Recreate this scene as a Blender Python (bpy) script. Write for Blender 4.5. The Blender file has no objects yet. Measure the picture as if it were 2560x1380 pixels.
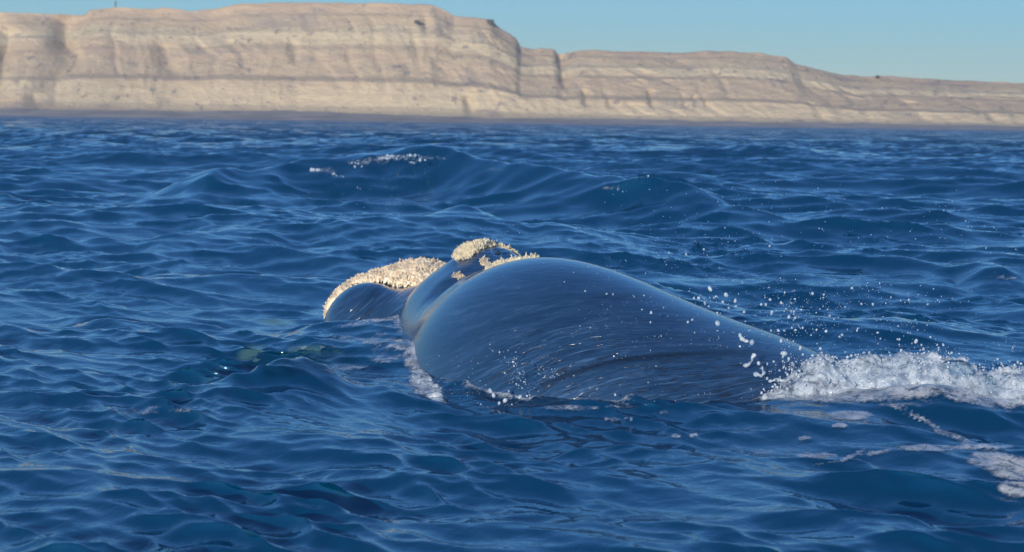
import bpy, math, random
import numpy as np
from mathutils import Vector, Matrix

random.seed(7)
RNG = np.random.default_rng(11)
SC = bpy.context.scene
COL = SC.collection

# ------------------------------------------------------------------ camera
F = 4464.0                      # focal length in photograph pixels (2560 wide)
CAM = np.array([0.0, 0.0, 2.6])
ROLL = math.radians(0.85)
PITCH = math.atan((690 - 300) / F)
cam_data = bpy.data.cameras.new('camera')
cam = bpy.data.objects.new('camera', cam_data)
COL.objects.link(cam)
SC.camera = cam
cam_data.sensor_width = 36.0
cam_data.lens = F / 2560 * 36.0
cam_data.clip_start = 0.1
cam_data.clip_end = 30000
cam_data.dof.use_dof = True
cam_data.dof.focus_distance = 18.5
cam_data.dof.aperture_fstop = 2.6
fwd = Vector((0, math.cos(PITCH), -math.sin(PITCH)))
rt0 = Vector((1, 0, 0))
up0 = rt0.cross(fwd)
rt = rt0 * math.cos(ROLL) + up0 * math.sin(ROLL)
up = up0 * math.cos(ROLL) - rt0 * math.sin(ROLL)
M3 = Matrix((rt, up, -fwd)).transposed()
cam.matrix_world = Matrix.Translation(Vector(CAM)) @ M3.to_4x4()
RM = np.array(M3)

# ------------------------------------------------------------------ light
SUN_AZ = math.radians(20)       # low, a little to the left of straight behind the camera
SUN_EL = math.radians(10)
to_sun = Vector((-math.sin(SUN_AZ) * math.cos(SUN_EL), -math.cos(SUN_AZ) * math.cos(SUN_EL), math.sin(SUN_EL)))
world = bpy.data.worlds.new('World')
SC.world = world
world.use_nodes = True
wn = world.node_tree.nodes
wl = world.node_tree.links
wn.clear()
sky = wn.new('ShaderNodeTexSky')
sky.sky_type = 'NISHITA'
sky.sun_disc = False
sky.sun_elevation = SUN_EL
sky.sun_rotation = math.atan2(to_sun.x, to_sun.y)
sky.altitude = 0
sky.air_density = 1.0
sky.dust_density = 0.0
sky.ozone_density = 5.8
bg = wn.new('ShaderNodeBackground')
bg.inputs['Strength'].default_value = 0.15
wo = wn.new('ShaderNodeOutputWorld')
# soft shoulder on the whole sky, as a camera holds back the brightest part near the horizon
sp1 = wn.new('ShaderNodeRGBToBW')
vm1 = wn.new('ShaderNodeMath'); vm1.operation = 'MULTIPLY_ADD'
vm1.inputs[1].default_value = 0.82; vm1.inputs[2].default_value = 1.0
vm2 = wn.new('ShaderNodeVectorMath'); vm2.operation = 'DIVIDE'
wl.new(sky.outputs[0], sp1.inputs[0]); wl.new(sp1.outputs[0], vm1.inputs[0])
wl.new(sky.outputs[0], vm2.inputs[0])
wl.new(vm1.outputs[0], vm2.inputs[1])
wl.new(vm2.outputs[0], bg.inputs['Color'])
wl.new(bg.outputs[0], wo.inputs['Surface'])
sd = bpy.data.lights.new('sun', 'SUN')
sd.energy = 2.0
sd.angle = math.radians(0.53)
sd.color = (1.0, 0.93, 0.82)
so = bpy.data.objects.new('sun', sd)
COL.objects.link(so)
so.rotation_euler = (-to_sun).to_track_quat('-Z', 'Y').to_euler()
vs = SC.view_settings
vs.view_transform = 'Standard'
vs.look = 'None'
vs.exposure = 1.75
vs.gamma = 1.0
vs.use_curve_mapping = False
SC.cycles.max_bounces = 8
SC.cycles.transparent_max_bounces = 12
SC.cycles.use_denoising = True

# ------------------------------------------------------------------ helpers
def P(px, py, D):
    """World point seen at photograph pixel (px, py) on the vertical plane Y = D."""
    c = np.array([(px - 1280) / F, -(py - 690) / F, -1.0])
    d = RM @ c
    return CAM + d * (D / d[1])

def G(px, py, z=0.0):
    """World point at height z seen at photograph pixel (px, py)."""
    c = np.array([(px - 1280) / F, -(py - 690) / F, -1.0])
    d = RM @ c
    return CAM + d * ((z - CAM[2]) / d[2])

def project(pts):
    q = (pts - CAM) @ RM
    return 1280 + F * q[:, 0] / -q[:, 2], 690 - F * q[:, 1] / -q[:, 2]

def sstep(a, b, x):
    t = np.clip((x - a) / (b - a), 0, 1)
    return t * t * (3 - 2 * t)

def _hash(ix, iy, iz, seed):
    h = (ix.astype(np.int64) * 374761393 + iy.astype(np.int64) * 668265263 + iz.astype(np.int64) * 2147483647 + seed * 974711) & 0xffffffff
    h = ((h ^ (h >> 13)) * 1274126177) & 0xffffffff
    h = h ^ (h >> 16)
    return (h & 0xffff) / 65535.0

def vnoise(x, y, z, seed=0):
    x, y, z = np.broadcast_arrays(np.asarray(x, float), np.asarray(y, float), np.asarray(z, float))
    ix, iy, iz = np.floor(x), np.floor(y), np.floor(z)
    fx, fy, fz = x - ix, y - iy, z - iz
    fx = fx * fx * (3 - 2 * fx); fy = fy * fy * (3 - 2 * fy); fz = fz * fz * (3 - 2 * fz)
    ix, iy, iz = ix.astype(np.int64), iy.astype(np.int64), iz.astype(np.int64)
    r = 0
    for a in (0, 1):
        for b in (0, 1):
            for c in (0, 1):
                w = (fx if a else 1 - fx) * (fy if b else 1 - fy) * (fz if c else 1 - fz)
                r = r + w * _hash(ix + a, iy + b, iz + c, seed)
    return r

def fbm(x, y, z, octv=4, seed=0, gain=0.5):
    s = 0; a = 1.0; t = 0
    for o in range(octv):
        k = 2.03 ** o
        s = s + a * vnoise(x * k + 17.3 * o, y * k + 5.1 * o, z * k - 9.7 * o, seed + o)
        t += a; a *= gain
    return s / t

def mesh_obj(name, V, Fc, mat=None, parent=None, smooth=True, attrs=None, colors=None, kind=None):
    V = np.asarray(V, np.float32); Fc = np.asarray(Fc, np.int32)
    me = bpy.data.meshes.new(name)
    n = Fc.shape[1]
    me.vertices.add(len(V)); me.vertices.foreach_set('co', V.ravel())
    me.loops.add(Fc.size); me.loops.foreach_set('vertex_index', Fc.ravel())
    me.polygons.add(len(Fc))
    me.polygons.foreach_set('loop_start', np.arange(0, Fc.size, n, dtype=np.int32))
    me.polygons.foreach_set('use_smooth', np.full(len(Fc), smooth, bool))
    for k, v in (attrs or {}).items():
        a = me.attributes.new(k, 'FLOAT', 'POINT'); a.data.foreach_set('value', np.asarray(v, np.float32))
    for k, v in (colors or {}).items():
        a = me.attributes.new(k, 'FLOAT_COLOR', 'POINT')
        c = np.ones((len(V), 4), np.float32); c[:, :3] = v
        a.data.foreach_set('color', c.ravel())
    me.update(calc_edges=True)
    if mat: me.materials.append(mat)
    o = bpy.data.objects.new(name, me)
    COL.objects.link(o)
    if parent: o.parent = parent
    if kind: o['kind'] = kind
    return o

def tag(o, label, cat, group=None):
    o['label'] = label; o['category'] = cat
    if group: o['group'] = group
    return o

def empty(name, loc):
    o = bpy.data.objects.new(name, None); COL.objects.link(o); o.location = loc
    return o

class NT:
    """Small helper for node materials."""
    def __init__(self, name):
        self.m = bpy.data.materials.new(name); self.m.use_nodes = True
        self.t = self.m.node_tree; self.t.nodes.clear()
        self.out = self.n('ShaderNodeOutputMaterial')
    def n(self, typ, **kw):
        nd = self.t.nodes.new(typ)
        for k, v in kw.items():
            if k == 'inp':
                for a, b in v.items(): self.s(nd, a, b)
            else: setattr(nd, k, v)
        return nd
    def s(self, nd, key, val):
        if isinstance(val, bpy.types.NodeSocket): self.t.links.new(val, nd.inputs[key])
        else: nd.inputs[key].default_value = val
    def math(self, op, a, b=0.0, c=0.0, clamp=False):
        nd = self.n('ShaderNodeMath', operation=op, use_clamp=clamp)
        self.s(nd, 0, a); self.s(nd, 1, b); self.s(nd, 2, c)
        return nd.outputs[0]
    def attr(self, name):
        return self.n('ShaderNodeAttribute', attribute_name=name)
    def noise(self, vec, scale, detail=3.0, rough=0.5, dist=0.0):
        nd = self.n('ShaderNodeTexNoise', inp={'Scale': scale, 'Detail': detail, 'Roughness': rough, 'Distortion': dist})
        if vec is not None: self.s(nd, 'Vector', vec)
        return nd.outputs['Fac']
    def mapr(self, v, a, b, c=0.0, d=1.0, smooth=True):
        nd = self.n('ShaderNodeMapRange', interpolation_type='SMOOTHSTEP' if smooth else 'LINEAR')
        self.s(nd, 0, v); self.s(nd, 1, a); self.s(nd, 2, b); self.s(nd, 3, c); self.s(nd, 4, d)
        return nd.outputs[0]
    def mix(self, f, a, b):
        nd = self.n('ShaderNodeMix', data_type='RGBA')
        self.s(nd, 0, f); self.s(nd, 6, a); self.s(nd, 7, b)
        return nd.outputs[2]
    def scaled(self, vec, sx, sy, sz):
        nd = self.n('ShaderNodeVectorMath', operation='MULTIPLY'); self.s(nd, 0, vec); nd.inputs[1].default_value = (sx, sy, sz)
        return nd.outputs[0]
    def bump(self, h, dist, strength=1.0, normal=None):
        nd = self.n('ShaderNodeBump', inp={'Height': h, 'Distance': dist, 'Strength': strength})
        if normal is not None: self.s(nd, 'Normal', normal)
        return nd.outputs[0]
    def pos(self):
        return self.n('ShaderNodeNewGeometry').outputs['Position']
    def principled(self, **inp):
        nd = self.n('ShaderNodeBsdfPrincipled')
        for k, v in inp.items(): self.s(nd, k.replace('_', ' '), v)
        return nd
    def done(self, shader):
        self.t.links.new(shader, self.out.inputs['Surface']); return self.m

def surface_nets(d, org, h):
    """Quad mesh of the zero level of a sampled distance field d[x,y,z]."""
    ins = d < 0
    c = [ins[a:ins.shape[0] - 1 + a, b:ins.shape[1] - 1 + b, e:ins.shape[2] - 1 + e] for a in (0, 1) for b in (0, 1) for e in (0, 1)]
    s = sum(x.astype(np.uint8) for x in c)
    cell = (s > 0) & (s < 8)
    idx = np.full(cell.shape, -1, np.int64)
    ci = np.argwhere(cell); idx[cell] = np.arange(len(ci))
    acc = np.zeros((len(ci), 3)); cnt = np.zeros(len(ci))
    corners = [(a, b, e) for a in (0, 1) for b in (0, 1) for e in (0, 1)]
    vals = {k: d[ci[:, 0] + k[0], ci[:, 1] + k[1], ci[:, 2] + k[2]] for k in corners}
    for k in corners:
        for ax in range(3):
            if k[ax] == 0:
                k2 = list(k); k2[ax] = 1; k2 = tuple(k2)
                v0, v1 = vals[k], vals[k2]
                m = (v0 < 0) != (v1 < 0)
                t = v0[m] / (v0[m] - v1[m])
                p = np.tile(np.array(k, float), (m.sum(), 1)); p[:, ax] = t
                acc[m] += p; cnt[m] += 1
    V = org + (ci + acc / cnt[:, None]) * h
    quads = []
    for ax in range(3):
        u, w = [(1, 2), (2, 0), (0, 1)][ax]
        sl0 = [slice(None)] * 3; sl1 = [slice(None)] * 3
        sl0[ax] = slice(0, -1); sl1[ax] = slice(1, None)
        A, B = ins[tuple(sl0)], ins[tuple(sl1)]
        e = np.argwhere(A != B)
        ok = (e[:, u] > 0) & (e[:, w] > 0) & (e[:, u] < cell.shape[u]) & (e[:, w] < cell.shape[w]) & (e[:, ax] < cell.shape[ax])
        e = e[ok]
        flip = ~A[e[:, 0], e[:, 1], e[:, 2]]
        q = []
        for du, dw in ((-1, -1), (0, -1), (0, 0), (-1, 0)):
            f = e.copy(); f[:, u] += du; f[:, w] += dw
            q.append(idx[f[:, 0], f[:, 1], f[:, 2]])
        q = np.stack(q, 1)
        q[flip] = q[flip][:, ::-1]
        quads.append(q)
    return V, np.concatenate(quads)

def ico(sub):
    import bmesh
    bm = bmesh.new(); bmesh.ops.create_icosphere(bm, subdivisions=sub, radius=1.0)
    V = np.array([v.co[:] for v in bm.verts]); T = np.array([[v.index for v in f.verts] for f in bm.faces]); bm.free()
    return V, T

def merge(parts):
    Vs, Fs, n = [], [], 0
    for v, f in parts:
        Vs.append(v); Fs.append(f + n); n += len(v)
    return np.concatenate(Vs), np.concatenate(Fs)

# ------------------------------------------------------------------ whale shape (distance field)
def rotz(a):
    c, s = math.cos(a), math.sin(a)
    return np.array([[c, -s, 0], [s, c, 0], [0, 0, 1]])
def ell(p, c, r, az=0.0, tilt=0.0):
    q = p - np.array(c)
    R = rotz(az)
    if tilt:
        ct, st = math.cos(tilt), math.sin(tilt)
        R = R @ np.array([[ct, 0, st], [0, 1, 0], [-st, 0, ct]])
    q = q @ R
    r = np.array(r)
    k0 = np.sqrt(((q / r) ** 2).sum(-1)); k1 = np.sqrt(((q / (r * r)) ** 2).sum(-1)) + 1e-9
    return k0 * (k0 - 1) / k1
def smin(a, b, k):
    h = np.clip(0.5 + 0.5 * (b - a) / k, 0, 1)
    return b + (a - b) * h - k * h * (1 - h)
def smax(a, b, k):
    return -smin(-a, -b, k)

RAD = math.radians
def d_bonnet(p):
    return smin(ell(p, (-1.55, 22.7, -0.02), (0.78, 0.60, 0.62), RAD(8)), ell(p, (-1.14, 22.65, 0.30), (0.46, 0.5, 0.45)), 0.25)
def d_lobe(p):     return ell(p, (-1.76, 22.15, -0.12), (0.60, 0.72, 0.68), RAD(15))
def d_hump(p):
    d = ell(p, (0.42, 18.2, -0.74), (1.52, 2.5, 1.94), RAD(25))
    d = smin(d, ell(p, (1.70, 17.9, -0.76), (1.9, 1.75, 1.42), RAD(5)), 0.75)
    d = smin(d, ell(p, (2.75, 17.7, -0.98), (1.9, 1.5, 1.10)), 0.55)
    return d
def whale_sdf(p):
    d = d_hump(p)
    head = ell(p, (-0.30, 20.2, -0.14), (1.06, 1.6, 1.18), RAD(14))
    head = smin(head, ell(p, (-0.27, 20.35, 0.88), (0.38, 0.42, 0.28)), 0.22)
    head = smax(head, -ell(p, (-0.14, 20.0, 1.22), (0.07, 0.35, 0.16), RAD(10)), 0.08)
    rost = ell(p, (-0.9, 21.5, -0.25), (0.62, 1.5, 0.85), RAD(34))
    front = smin(d_lobe(p), d_bonnet(p), 0.07)
    head = smin(head, rost, 0.25)
    head = smin(head, front, 0.12)
    d = smin(d, head, 0.45)
    d = smax(d, -ell(p, (-0.42, 19.55, 1.06), (0.55, 0.10, 0.16), RAD(28), RAD(-32)), 0.22)
    d = smin(d, ell(p, (-2.0, 19.3, -0.62), (1.0, 1.0, 0.50)), 0.2)
    return d

def build_whale_mesh(h=0.03):
    lo = np.array([-3.1, 15.2, -0.75]); hi = np.array([5.0, 23.6, 1.5])
    nx, ny, nz = [int(v) for v in (hi - lo) / h]
    xs = lo[0] + np.arange(nx) * h; ys = lo[1] + np.arange(ny) * h; zs = lo[2] + np.arange(nz) * h
    d = np.empty((nx, ny, nz), np.float32)
    for i in range(0, nx, 20):
        X, Y, Z = np.meshgrid(xs[i:i + 20], ys, zs, indexing='ij')
        d[i:i + 20] = whale_sdf(np.stack([X, Y, Z], -1).astype(np.float32))
    d[:, :, 0] = np.maximum(d[:, :, 0], 0.001); d[0] = np.maximum(d[0], 0.001); d[-1] = np.maximum(d[-1], 0.001)
    V, Q = surface_nets(d, lo, h)
    for it in range(3):
        e = 0.004
        g = np.stack([whale_sdf(V + np.eye(3)[k] * e) - whale_sdf(V - np.eye(3)[k] * e) for k in range(3)], -1) / (2 * e)
        dv = whale_sdf(V)
        gl = (g * g).sum(-1) + 1e-6
        stp = g * (dv / gl)[:, None]
        ln = np.sqrt((stp ** 2).sum(-1)); stp *= np.minimum(1, h / (ln + 1e-9))[:, None]
        inner = (V[:, 2] > lo[2] + 2 * h) & (V[:, 0] < hi[0] - 3 * h)
        V[inner] += stp[inner]
    nrm = g / np.sqrt(gl)[:, None]
    return V, Q, nrm

# ------------------------------------------------------------------ sea
def ocean_tile(L, N, lmin, lmax, slope_rms, wind, spread, seed, expo=3.2):
    r = np.random.default_rng(seed)
    k1 = np.fft.fftfreq(N, L / N) * 2 * np.pi
    KX, KY = np.meshgrid(k1, k1, indexing='ij')
    K = np.sqrt(KX ** 2 + KY ** 2); K[0, 0] = 1
    lam = 2 * np.pi / K
    A = K ** (-expo / 2) * sstep(lmin * 0.7, lmin * 1.4, lam) * (1 - sstep(lmax * 0.7, lmax * 1.3, lam))
    cosang = (KX * math.cos(wind) + KY * math.sin(wind)) / K
    A = A * (np.abs(cosang) ** spread + 0.02)
    A[0, 0] = 0
    spec = A * (r.normal(size=(N, N)) + 1j * r.normal(size=(N, N)))
    h = np.fft.ifft2(spec).real
    H = np.fft.fft2(h)
    sx = np.fft.ifft2(1j * KX * H).real; sy = np.fft.ifft2(1j * KY * H).real
    sc = slope_rms / np.sqrt((sx ** 2 + sy ** 2).mean())
    H = H * sc
    dx = np.fft.ifft2(1j * KX / K * H).real; dy = np.fft.ifft2(1j * KY / K * H).real
    return L, N, np.fft.ifft2(H).real, dx, dy

def sample(tile, X, Y):
    L, N, h, dx, dy = tile
    u = (X / L * N) % N; v = (Y / L * N) % N
    i = np.floor(u).astype(int); j = np.floor(v).astype(int)
    fu = u - i; fv = v - j
    i0 = i % N; j0 = j % N; i1 = (i + 1) % N; j1 = (j + 1) % N
    def S(a):
        return (a[i0, j0] * (1 - fu) + a[i1, j0] * fu) * (1 - fv) + (a[i0, j1] * (1 - fu) + a[i1, j1] * fu) * fv
    return S(h), S(dx), S(dy)

# individual crests: list of (px, py_crest, D, height), front width, back width
RIDGES = [
    # the big swell behind the whale
    ([(380, 56, .0), (470, 56, .45), (540, 55, .85), (620, 56, .85), (700, 56, 1.0), (760, 57, 1.2), (900, 57, 1.55), (1010, 56, 1.75), (1100, 55, 1.75), (1180, 53, 1.5), (1290, 51, 1.35), (1420, 49, 1.2), (1600, 46, .95), (1800, 43, .6), (1950, 42, .0)], 2.6, 6.0),
    # nearer crest above the blowholes
    ([(350, 37, 0), (420, 37, .2), (560, 37.5, .3), (660, 37, .25), (730, 37, .1), (900, 37.5, .26), (1040, 38, .42), (1150, 38, .66), (1260, 37, .42), (1330, 36.5, .3), (1360, 36.5, .42), (1420, 36, .40), (1540, 35, .22), (1700, 34, .0)], 2.4, 2.6),
    # crest behind the hump to the right
    ([(1380, 27, 0), (1440, 27, .25), (1560, 27, .32), (1700, 26.5, .16), (1850, 26, .0)], 1.2, 1.6),
    # foreground crest at the left of the hump
    ([(300, 15.6, 0), (430, 15.7, .05), (600, 16.1, .20), (690, 16.4, .32), (745, 16.5, .42), (810, 16.4, .34), (900, 16.2, .14), (960, 16.1, .17), (1060, 15.9, .08), (1250, 15.7, .03), (1400, 15.7, .04), (1600, 15.7, .04), (1900, 15.7, .07), (2100, 15.8, .14), (2250, 15.9, .22), (2350, 15.9, .30), (2420, 15.9, .25), (2560, 15.7, .14), (2800, 15.5, .06), (3000, 15.5, 0)], 0.75, 0.7),
    # lip of water between head and hump
    ([(640, 20.8, 0), (740, 20.7, .14), (820, 20.6, .26), (900, 20.5, .29), (1000, 20.3, .36), (1040, 20.2, .38), (1150, 20.2, .36)], 0.75, 0.9),
    ([(640, 19.2, 0), (760, 19.2, .12), (900, 19.0, .14), (1000, 18.6, .2), (1060, 18.3, .2)], 0.5, 0.5),
    # low crests right of the whale
    ([(1900, 22.5, 0), (2050, 22.5, .14), (2250, 22.3, .2), (2400, 22, .12), (2500, 22, 0)], 0.9, 1.1),
    ([(2400, 30, 0), (2470, 30, .28), (2520, 29.8, .34), (2580, 29.6, .2), (2700, 29, 0)], 0.8, 1.2),
]

def build_sea():
    # columns are directions from the shore boat, rows are distances
    a = np.concatenate([np.linspace(-1.1, -0.36, 45)[:-1], np.linspace(-0.36, 0.36, 900), np.linspace(0.36, 1.1, 45)[1:]])
    def dens(D): return 1.0 / (0.0023 * D * (1 + D / 110.0))
    dd = np.geomspace(6.0, 3200, 6000)
    cum = np.concatenate([[0], np.cumsum(0.5 * (dens(dd[1:]) + dens(dd[:-1])) * np.diff(dd))])
    nr = int(cum[-1]); print('sea rows', nr)
    rows = np.interp(np.linspace(0, cum[-1], nr), cum, dd)
    dY = np.gradient(rows)
    Y = np.repeat(rows[:, None], len(a), 1); X = a[None, :] * Y
    SP = np.repeat(dY[:, None], len(a), 1)
    wind = RAD(-118)
    t1 = ocean_tile(173.0, 512, 3.0, 26.0, 0.125, wind, 3.0, 3, 3.6)
    t2 = ocean_tile(47.0, 1024, 0.55, 3.4, 0.215, wind + 0.25, 2.6, 5, 3.4)
    t3 = ocean_tile(9.7, 512, 0.15, 0.75, 0.175, wind - 0.1, 2.4, 9, 3.8)
    rx, ry = X * math.cos(.31) - Y * math.sin(.31), X * math.sin(.31) + Y * math.cos(.31)
    Z = np.zeros_like(X); DX = np.zeros_like(X); DY = np.zeros_like(X); calm = np.ones_like(X)
    # crests
    for pts, wf, wb in RIDGES:
        px = np.array([q[0] for q in pts]); D = np.array([q[1] for q in pts]); h = np.array([q[2] for q in pts])
        xs = (px - 1280) / F * D
        o = np.argsort(xs)
        fine = np.linspace(xs.min(), xs.max(), 300)
        hc = np.interp(fine, xs[o], h[o]); Dc = np.interp(fine, xs[o], D[o])
        kern = np.hanning(13); kern /= kern.sum()
        hc = np.convolve(np.pad(hc, 6, mode='edge'), kern, 'valid'); Dc = np.convolve(np.pad(Dc, 6, mode='edge'), kern, 'valid')
        hh = np.interp(X, fine, hc, left=0, right=0); yc = np.interp(X, fine, Dc)
        wob = (vnoise(X * 1.3, Y * 0.4, 0.5, 31) - 0.5) * 0.5 * wf * 0.5
        s = Y - yc + wob
        pr = np.where(s < 0, np.exp(-(np.sqrt(s * s + (0.07 * wf) ** 2) / wf - 0.07) ** 1.15), np.exp(-(np.sqrt(s * s + (0.07 * wf) ** 2) / wb - 0.07 * wf / wb) ** 1.3))
        Z += hh * pr
        calm *= 1 - 0.55 * pr * np.clip(hh / (hh.max() + 1e-6) * 1.4, 0, 1)
    # the whale flattens the waves beside it
    wd = np.sqrt(((X - 0.4) / 4.2) ** 2 + ((Y - 18.6) / 4.6) ** 2)
    near = 1 - 0.7 * (1 - sstep(0.55, 1.15, wd))
    h, dx, dy = sample(t1, X, Y)
    w1 = np.clip(1.4 - SP / 3.0, 0.25, 1) * near * calm * np.interp(Y, [6, 14, 30, 80], [0.5, 0.6, 0.9, 1.0])
    Z += h * w1; DX += dx * w1; DY += dy * w1
    h, dx, dy = sample(t2, rx, ry)
    patch = 0.45 + 1.2 * fbm(X * 0.30, Y * 0.22, 3.3, 2, 41) ** 1.3
    w2 = np.clip(1.3 - SP / 0.9, 0, 1) * (0.6 + 0.4 * near) * (0.4 + 0.6 * calm) * patch * np.interp(Y, [10, 24, 40], [0.75, 0.85, 1.15])
    Z += h * w2; DX += dx * w2; DY += dy * w2
    h, dx, dy = sample(t3, X, Y)
    w3 = np.clip(1.3 - SP / 0.2, 0, 1) * (0.25 + 2.2 * fbm(X * 0.7, Y * 0.5, 1.1, 2, 42) ** 2 * 1.6) * (1 + 1.3 * np.exp(-((X + 1.9) / 1.5) ** 2 - ((Y - 18.6) / 1.9) ** 2))
    Z += h * w3; DX += dx * w3; DY += dy * w3
    ch = 1.1
    V = np.stack([X + ch * DX, Y + ch * DY, Z], -1)
    nrow, ncol = X.shape
    ii = np.arange(nrow * ncol).reshape(nrow, ncol)
    Q = np.stack([ii[:-1, :-1], ii[:-1, 1:], ii[1:, 1:], ii[1:, :-1]], -1).reshape(-1, 4)
    return V.reshape(-1, 3), Q, (X.ravel(), Y.ravel())

def mat_water():
    t = NT('sea water')
    pos = t.pos()
    far = t.n('ShaderNodeCameraData').outputs['View Distance'] if False else t.attr('farness').outputs['Fac']
    n1 = t.noise(t.scaled(pos, 1.0, 1.0, 0.4), 7.0, 3.0, 0.55, 0.4)
    n2 = t.noise(t.scaled(pos, 0.45, 0.6, 0.2), 1.3, 4.0, 0.6, 0.3)
    n3 = t.noise(t.scaled(pos, 0.06, 0.05, 0.0), 1.0, 5.0, 0.62, 0.2)
    b = t.bump(n1, 0.010, t.mapr(far, 0.0, 0.5, 1.0, 0.2))
    # wavelets too far away for the mesh: facets tilted by noise
    nv = t.n('ShaderNodeTexNoise', inp={'Scale': 1.6, 'Detail': 2.0, 'Vector': t.scaled(pos, 0.6, 1.0, 0)}).outputs['Color']
    nw = t.n('ShaderNodeTexNoise', inp={'Scale': 0.22, 'Detail': 3.0, 'Vector': t.scaled(pos, 0.7, 0.5, 0)}).outputs['Color']
    v1 = t.n('ShaderNodeVectorMath', operation='SUBTRACT'); t.s(v1, 0, nv); v1.inputs[1].default_value = (.5, .5, .5)
    v2 = t.n('ShaderNodeVectorMath', operation='SUBTRACT'); t.s(v2, 0, nw); v2.inputs[1].default_value = (.5, .5, .5)
    s1 = t.n('ShaderNodeVectorMath', operation='SCALE'); t.s(s1, 0, v1.outputs[0]); t.s(s1, 'Scale', t.math('MULTIPLY', t.mapr(far, 0.15, 0.9), 1.9))
    s2 = t.n('ShaderNodeVectorMath', operation='SCALE'); t.s(s2, 0, v2.outputs[0]); t.s(s2, 'Scale', t.math('MULTIPLY', t.mapr(far, 0.35, 0.9), 2.0))
    a1 = t.n('ShaderNodeVectorMath', operation='ADD'); t.s(a1, 0, s1.outputs[0]); t.s(a1, 1, s2.outputs[0])
    a2 = t.n('ShaderNodeVectorMath', operation='MULTIPLY_ADD'); t.s(a2, 0, a1.outputs[0]); a2.inputs[1].default_value = (1, 1, 0); 
    tb = t.n('ShaderNodeVectorMath', operation='SCALE'); tb.inputs[0].default_value = (-0.05, -0.34, 0); t.s(tb, 'Scale', far)
    tc = t.n('ShaderNodeVectorMath', operation='ADD'); t.s(tc, 0, b); t.s(tc, 1, tb.outputs[0]); t.s(a2, 2, tc.outputs[0])
    a3 = t.n('ShaderNodeVectorMath', operation='NORMALIZE'); t.s(a3, 0, a2.outputs[0])
    b = a3.outputs[0]
    base = t.mix(t.noise(t.scaled(pos, .3, .3, .3), 0.5, 2.0), (0.0001, 0.015, 0.040, 1), (0.0001, 0.023, 0.057, 1))
    p = t.principled(Base_Color=base, Roughness=t.mapr(far, 0.0, 1.0, 0.035, 0.12), IOR=1.9, Normal=b)
    p.inputs['Specular Tint'].default_value = (0.60, 0.95, 1.0, 1)
    tr = t.n('ShaderNodeBsdfTransparent', inp={'Color': (0.45, 0.80, 0.78, 1)})
    gl = t.n('ShaderNodeBsdfGlossy', inp={'Color': (1, 1, 1, 1), 'Roughness': 0.05, 'Normal': b})
    fr = t.n('ShaderNodeFresnel', inp={'IOR': 1.333, 'Normal': b})
    m1 = t.n('ShaderNodeMixShader'); t.s(m1, 0, fr.outputs[0]); t.s(m1, 1, tr.outputs[0]); t.s(m1, 2, gl.outputs[0])
    m2 = t.n('ShaderNodeMixShader'); t.s(m2, 0, t.attr('clear').outputs['Fac']); t.s(m2, 1, p.outputs[0]); t.s(m2, 2, m1.outputs[0])
    return t.done(m2.outputs[0])

# ------------------------------------------------------------------ cliffs
SKYLINE = [(-900, 60), (-300, 44), (0, 31), (100, 34), (210, 38), (226, 24), (290, 18), (380, 24), (410, 20), (470, 27), (540, 23), (600, 9), (700, 7), (850, 7), (1000, 9), (1085, 13), (1112, 26), (1135, 40), (1180, 42), (1228, 50), (1245, 66), (1290, 96), (1302, 118), (1335, 124), (1350, 121), (1385, 123), (1398, 137), (1450, 124), (1600, 129), (1700, 131), (1800, 127), (1900, 133), (1965, 143), (1990, 160), (2050, 173), (2110, 188), (2170, 192), (2195, 188), (2300, 197), (2480, 205), (2560, 207), (2900, 216), (3600, 235)]
SHORE_D = 1500.0

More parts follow.
